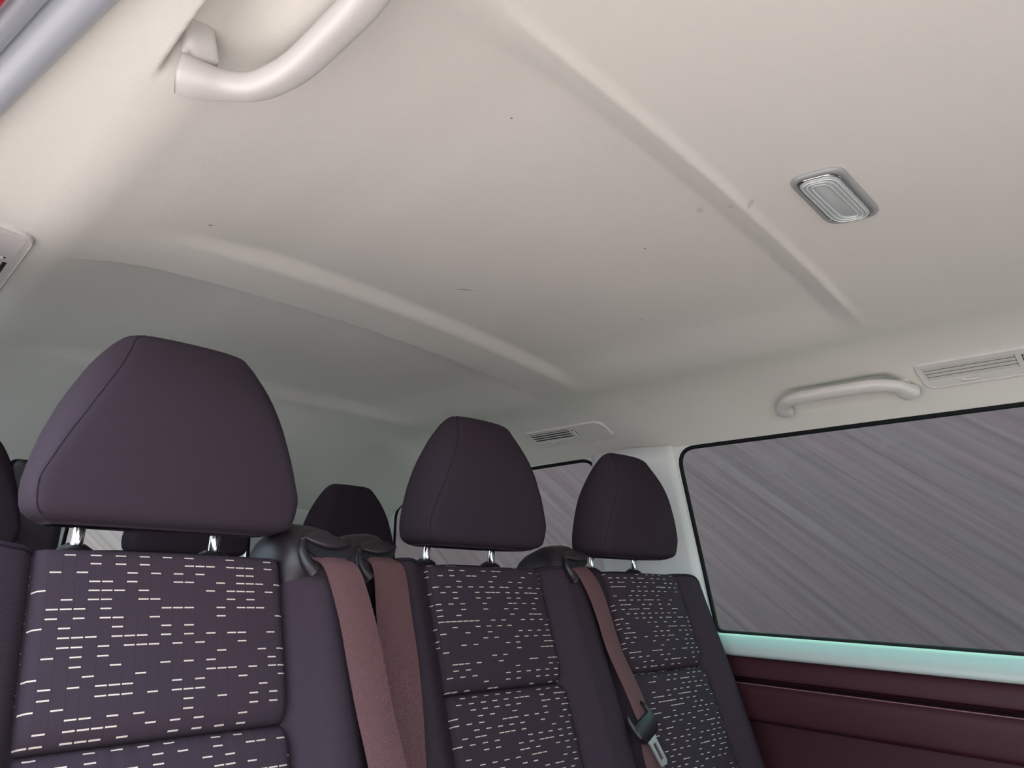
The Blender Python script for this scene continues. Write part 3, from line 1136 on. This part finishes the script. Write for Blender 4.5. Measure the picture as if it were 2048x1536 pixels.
def air_vent(x, y_front, side, label, is_open):
    """y_front: front end; slats lie towards the rear, a blank cover towards the front"""
    Ln, Wd = .290, .070
    P, A, B, C_ = surf(x, y_front + Ln / 2, side)
    o = thing('air_vent', label, 'air vent', tuple(P), 'roof air vents')
    curve = {}

    def at(a, b, c):
        # follow the curve of the liner across the vent
        xx = x + side * b * abs(B[0])
        p = np.array((xx, y_front + Ln / 2 + a, float(liner_base(xx, y_front + Ln / 2 + a))))
        return p + C_ * c
    h = Ln / 2
    outl = rounded_poly([(-h + .004, -Wd / 2), (h - .002, -Wd / 2), (h - .004, Wd / 2), (-h, Wd / 2)], [.030, .012, .020, .014], 7)
    s0, s1 = h - .014, h - .164               # slat field
    b0, b1 = -.023, .015
    hole = rounded_poly([(s1, b0), (s0, b0), (s0 - .004, b1), (s1, b1)], .0015, 3)
    # rim
    n = len(outl)
    V, F = [], []
    lev = [(1.0, 0, -.001), (1.0, 0.0005, .004), (1.0, .004, .0062), (1.0, .0065, .0045)]
    for f, ins, c in lev:
        V += [at(p[0], p[1], c) for p in scaled(outl, f, ins)]
    for k in range(len(lev) - 1):
        F += [(k * n + i, k * n + (i + 1) % n, (k + 1) * n + (i + 1) % n, (k + 1) * n + i) for i in range(n)]
    mk('rim', V, F, MAT['liner_plastic'], o)
    inner = scaled(outl, 1.0, .0062)
    lev_h = rounded_poly([(s1 - .020, -.018), (s1 - .009, -.018), (s1 - .009, .012), (s1 - .020, .012)], .002, 3)
    V, F = plate([inner, hole, lev_h], .0022, lambda a, b, c: tuple(at(a, b, .0022 + c)))
    mk('face_plate', V, F, MAT['liner_plastic'], o, smooth=False)
    V, F = plate([scaled(hole, 1, -.002)], .0004, lambda a, b, c: tuple(at(a, b, .0014 + c)))
    mk('duct', V, F, MAT['void'], o, smooth=False)
    V, F = plate([scaled(lev_h, 1, -.001)], .0004, lambda a, b, c: tuple(at(a, b, .0014 + c)))
    mk('lever_slot', V, F, MAT['void'], o, smooth=False)
    # four slats
    pitch = (b1 - b0) / 4
    for k in range(4):
        bb = b0 + pitch * (k + .5)
        if is_open:
            ba, bc_, ca_, cb_ = bb + .0004, bb + .0046, .0024, .0027
        else:
            ba, bc_, ca_, cb_ = bb - pitch * .5 + .0004, bb + pitch * .5 - .0001, .0052, .0034
        off = -.001 * k
        V = [at(s1 + .0008, ba, ca_), at(s0 - .001 + off, ba, ca_), at(s0 - .001 + off, bc_, cb_), at(s1 + .0008, bc_, cb_)]
        V += [p - C_ * .001 for p in V]
        F = [(0, 1, 2, 3), (7, 6, 5, 4), (0, 4, 5, 1), (1, 5, 6, 2), (2, 6, 7, 3), (3, 7, 4, 0)]
        mk('slat', V, F, MAT['liner_plastic'], o, smooth=False)
    # side lever
    V, F = tube(spline([at(s1 - .0145, -.015, .0040), at(s1 - .0145, -.004, .0062), at(s1 - .0145, .009, .0045)], 12), .0038, .0028, 10, up=C_)
    mk('lever', V, F, MAT['liner_plastic'], o)
    # thumb wheel under the slats
    wm = (s0 + s1) / 2 + .004
    arc = [at(wm + .016 * math.sin(q), .0185 + .0045 * math.cos(q * .9), .0048 + .002 * math.cos(q)) for q in np.linspace(-1.2, 1.2, 14)]
    V, F = tube(arc, .0026, .0022, 8, up=C_)
    mk('thumb_wheel', V, F, MAT['liner_plastic'], o)
    # blank cover
    q0, q1 = -h + .016, s1 - .030
    ring = rounded_poly([(q0 + .006, -.026), (q1, -.026), (q1, .020), (q0, .020)], .002, 3)
    V, F = plate([ring], .0012, lambda a, b, c: tuple(at(a, b, .0040 + c)))
    mk('blank_cover', V, F, MAT['liner_plastic'], o, smooth=False)
    return o


air_vent(1.4835, .120, 1, 'air vent with closed pale slats at the right edge of the picture', False)
air_vent(1.4835, 1.166, 1, 'air vent with open black slots above the rear quarter window', True)
air_vent(.103, 1.012, -1, 'air vent at the left edge of the picture, only its pointed corner showing', True)

# dome lamp
lampP = np.array((.832, .294, 1.40))
lamp = thing('dome_lamp', 'clear ribbed dome lamp on the headliner', 'lamp', tuple(lampP))
LO = rounded_poly([(.752, .322), (.764, .262), (.912, .266), (.899, .330)], [.024, .020, .024, .026], 9)


def lamp_ring(ring, z):
    return [(p[0], p[1], float(liner_base(p[0], p[1])) - z) for p in ring]


def lamp_inset(d):
    c = np.array((.832, .295))
    return c + (LO - c) * np.array((1 - d / .0745, 1 - d / .0325))


def lamp_part(name, levels, m, parent, cap=False):
    n = len(LO)
    V, F = [], []
    for d, z in levels:
        V += lamp_ring(lamp_inset(d), z)
    for k in range(len(levels) - 1):
        F += [(k * n + i, k * n + (i + 1) % n, (k + 1) * n + (i + 1) % n, (k + 1) * n + i) for i in range(n)]
    if cap:
        F.append(tuple(range((len(levels) - 1) * n, len(levels) * n)))
    return mk(name, V, F, m, parent)


lamp_part('rim', [(0, -.001), (0, .0022), (.0015, .0042), (.0062, .0056), (.0068, .0030)], MAT['lens_rim'], lamp)
lamp_part('reflector_band', [(.0062, .0030), (.0070, .0058), (.0088, .0066), (.0096, .0034)], MAT['chrome'], lamp)['label'] = 'mirror-bright band around the lens'
lens = lamp_part('lens', [(.0090, .0034), (.0096, .0066), (.0120, .0078), (.0128, .0062), (.0150, .0070), (.0166, .0082), (.0174, .0066),
                          (.0205, .0074), (.0222, .0084), (.0230, .0068), (.0262, .0078)], MAT['lens'], lamp, True)
for d in (.0122, .0168, .0224):
    V, F = tube(lamp_ring(lamp_inset(d), .0080), .0006, .0006, 6, closed=True)
    mk('lens_ridge', V, F, MAT['ridge'], lens)
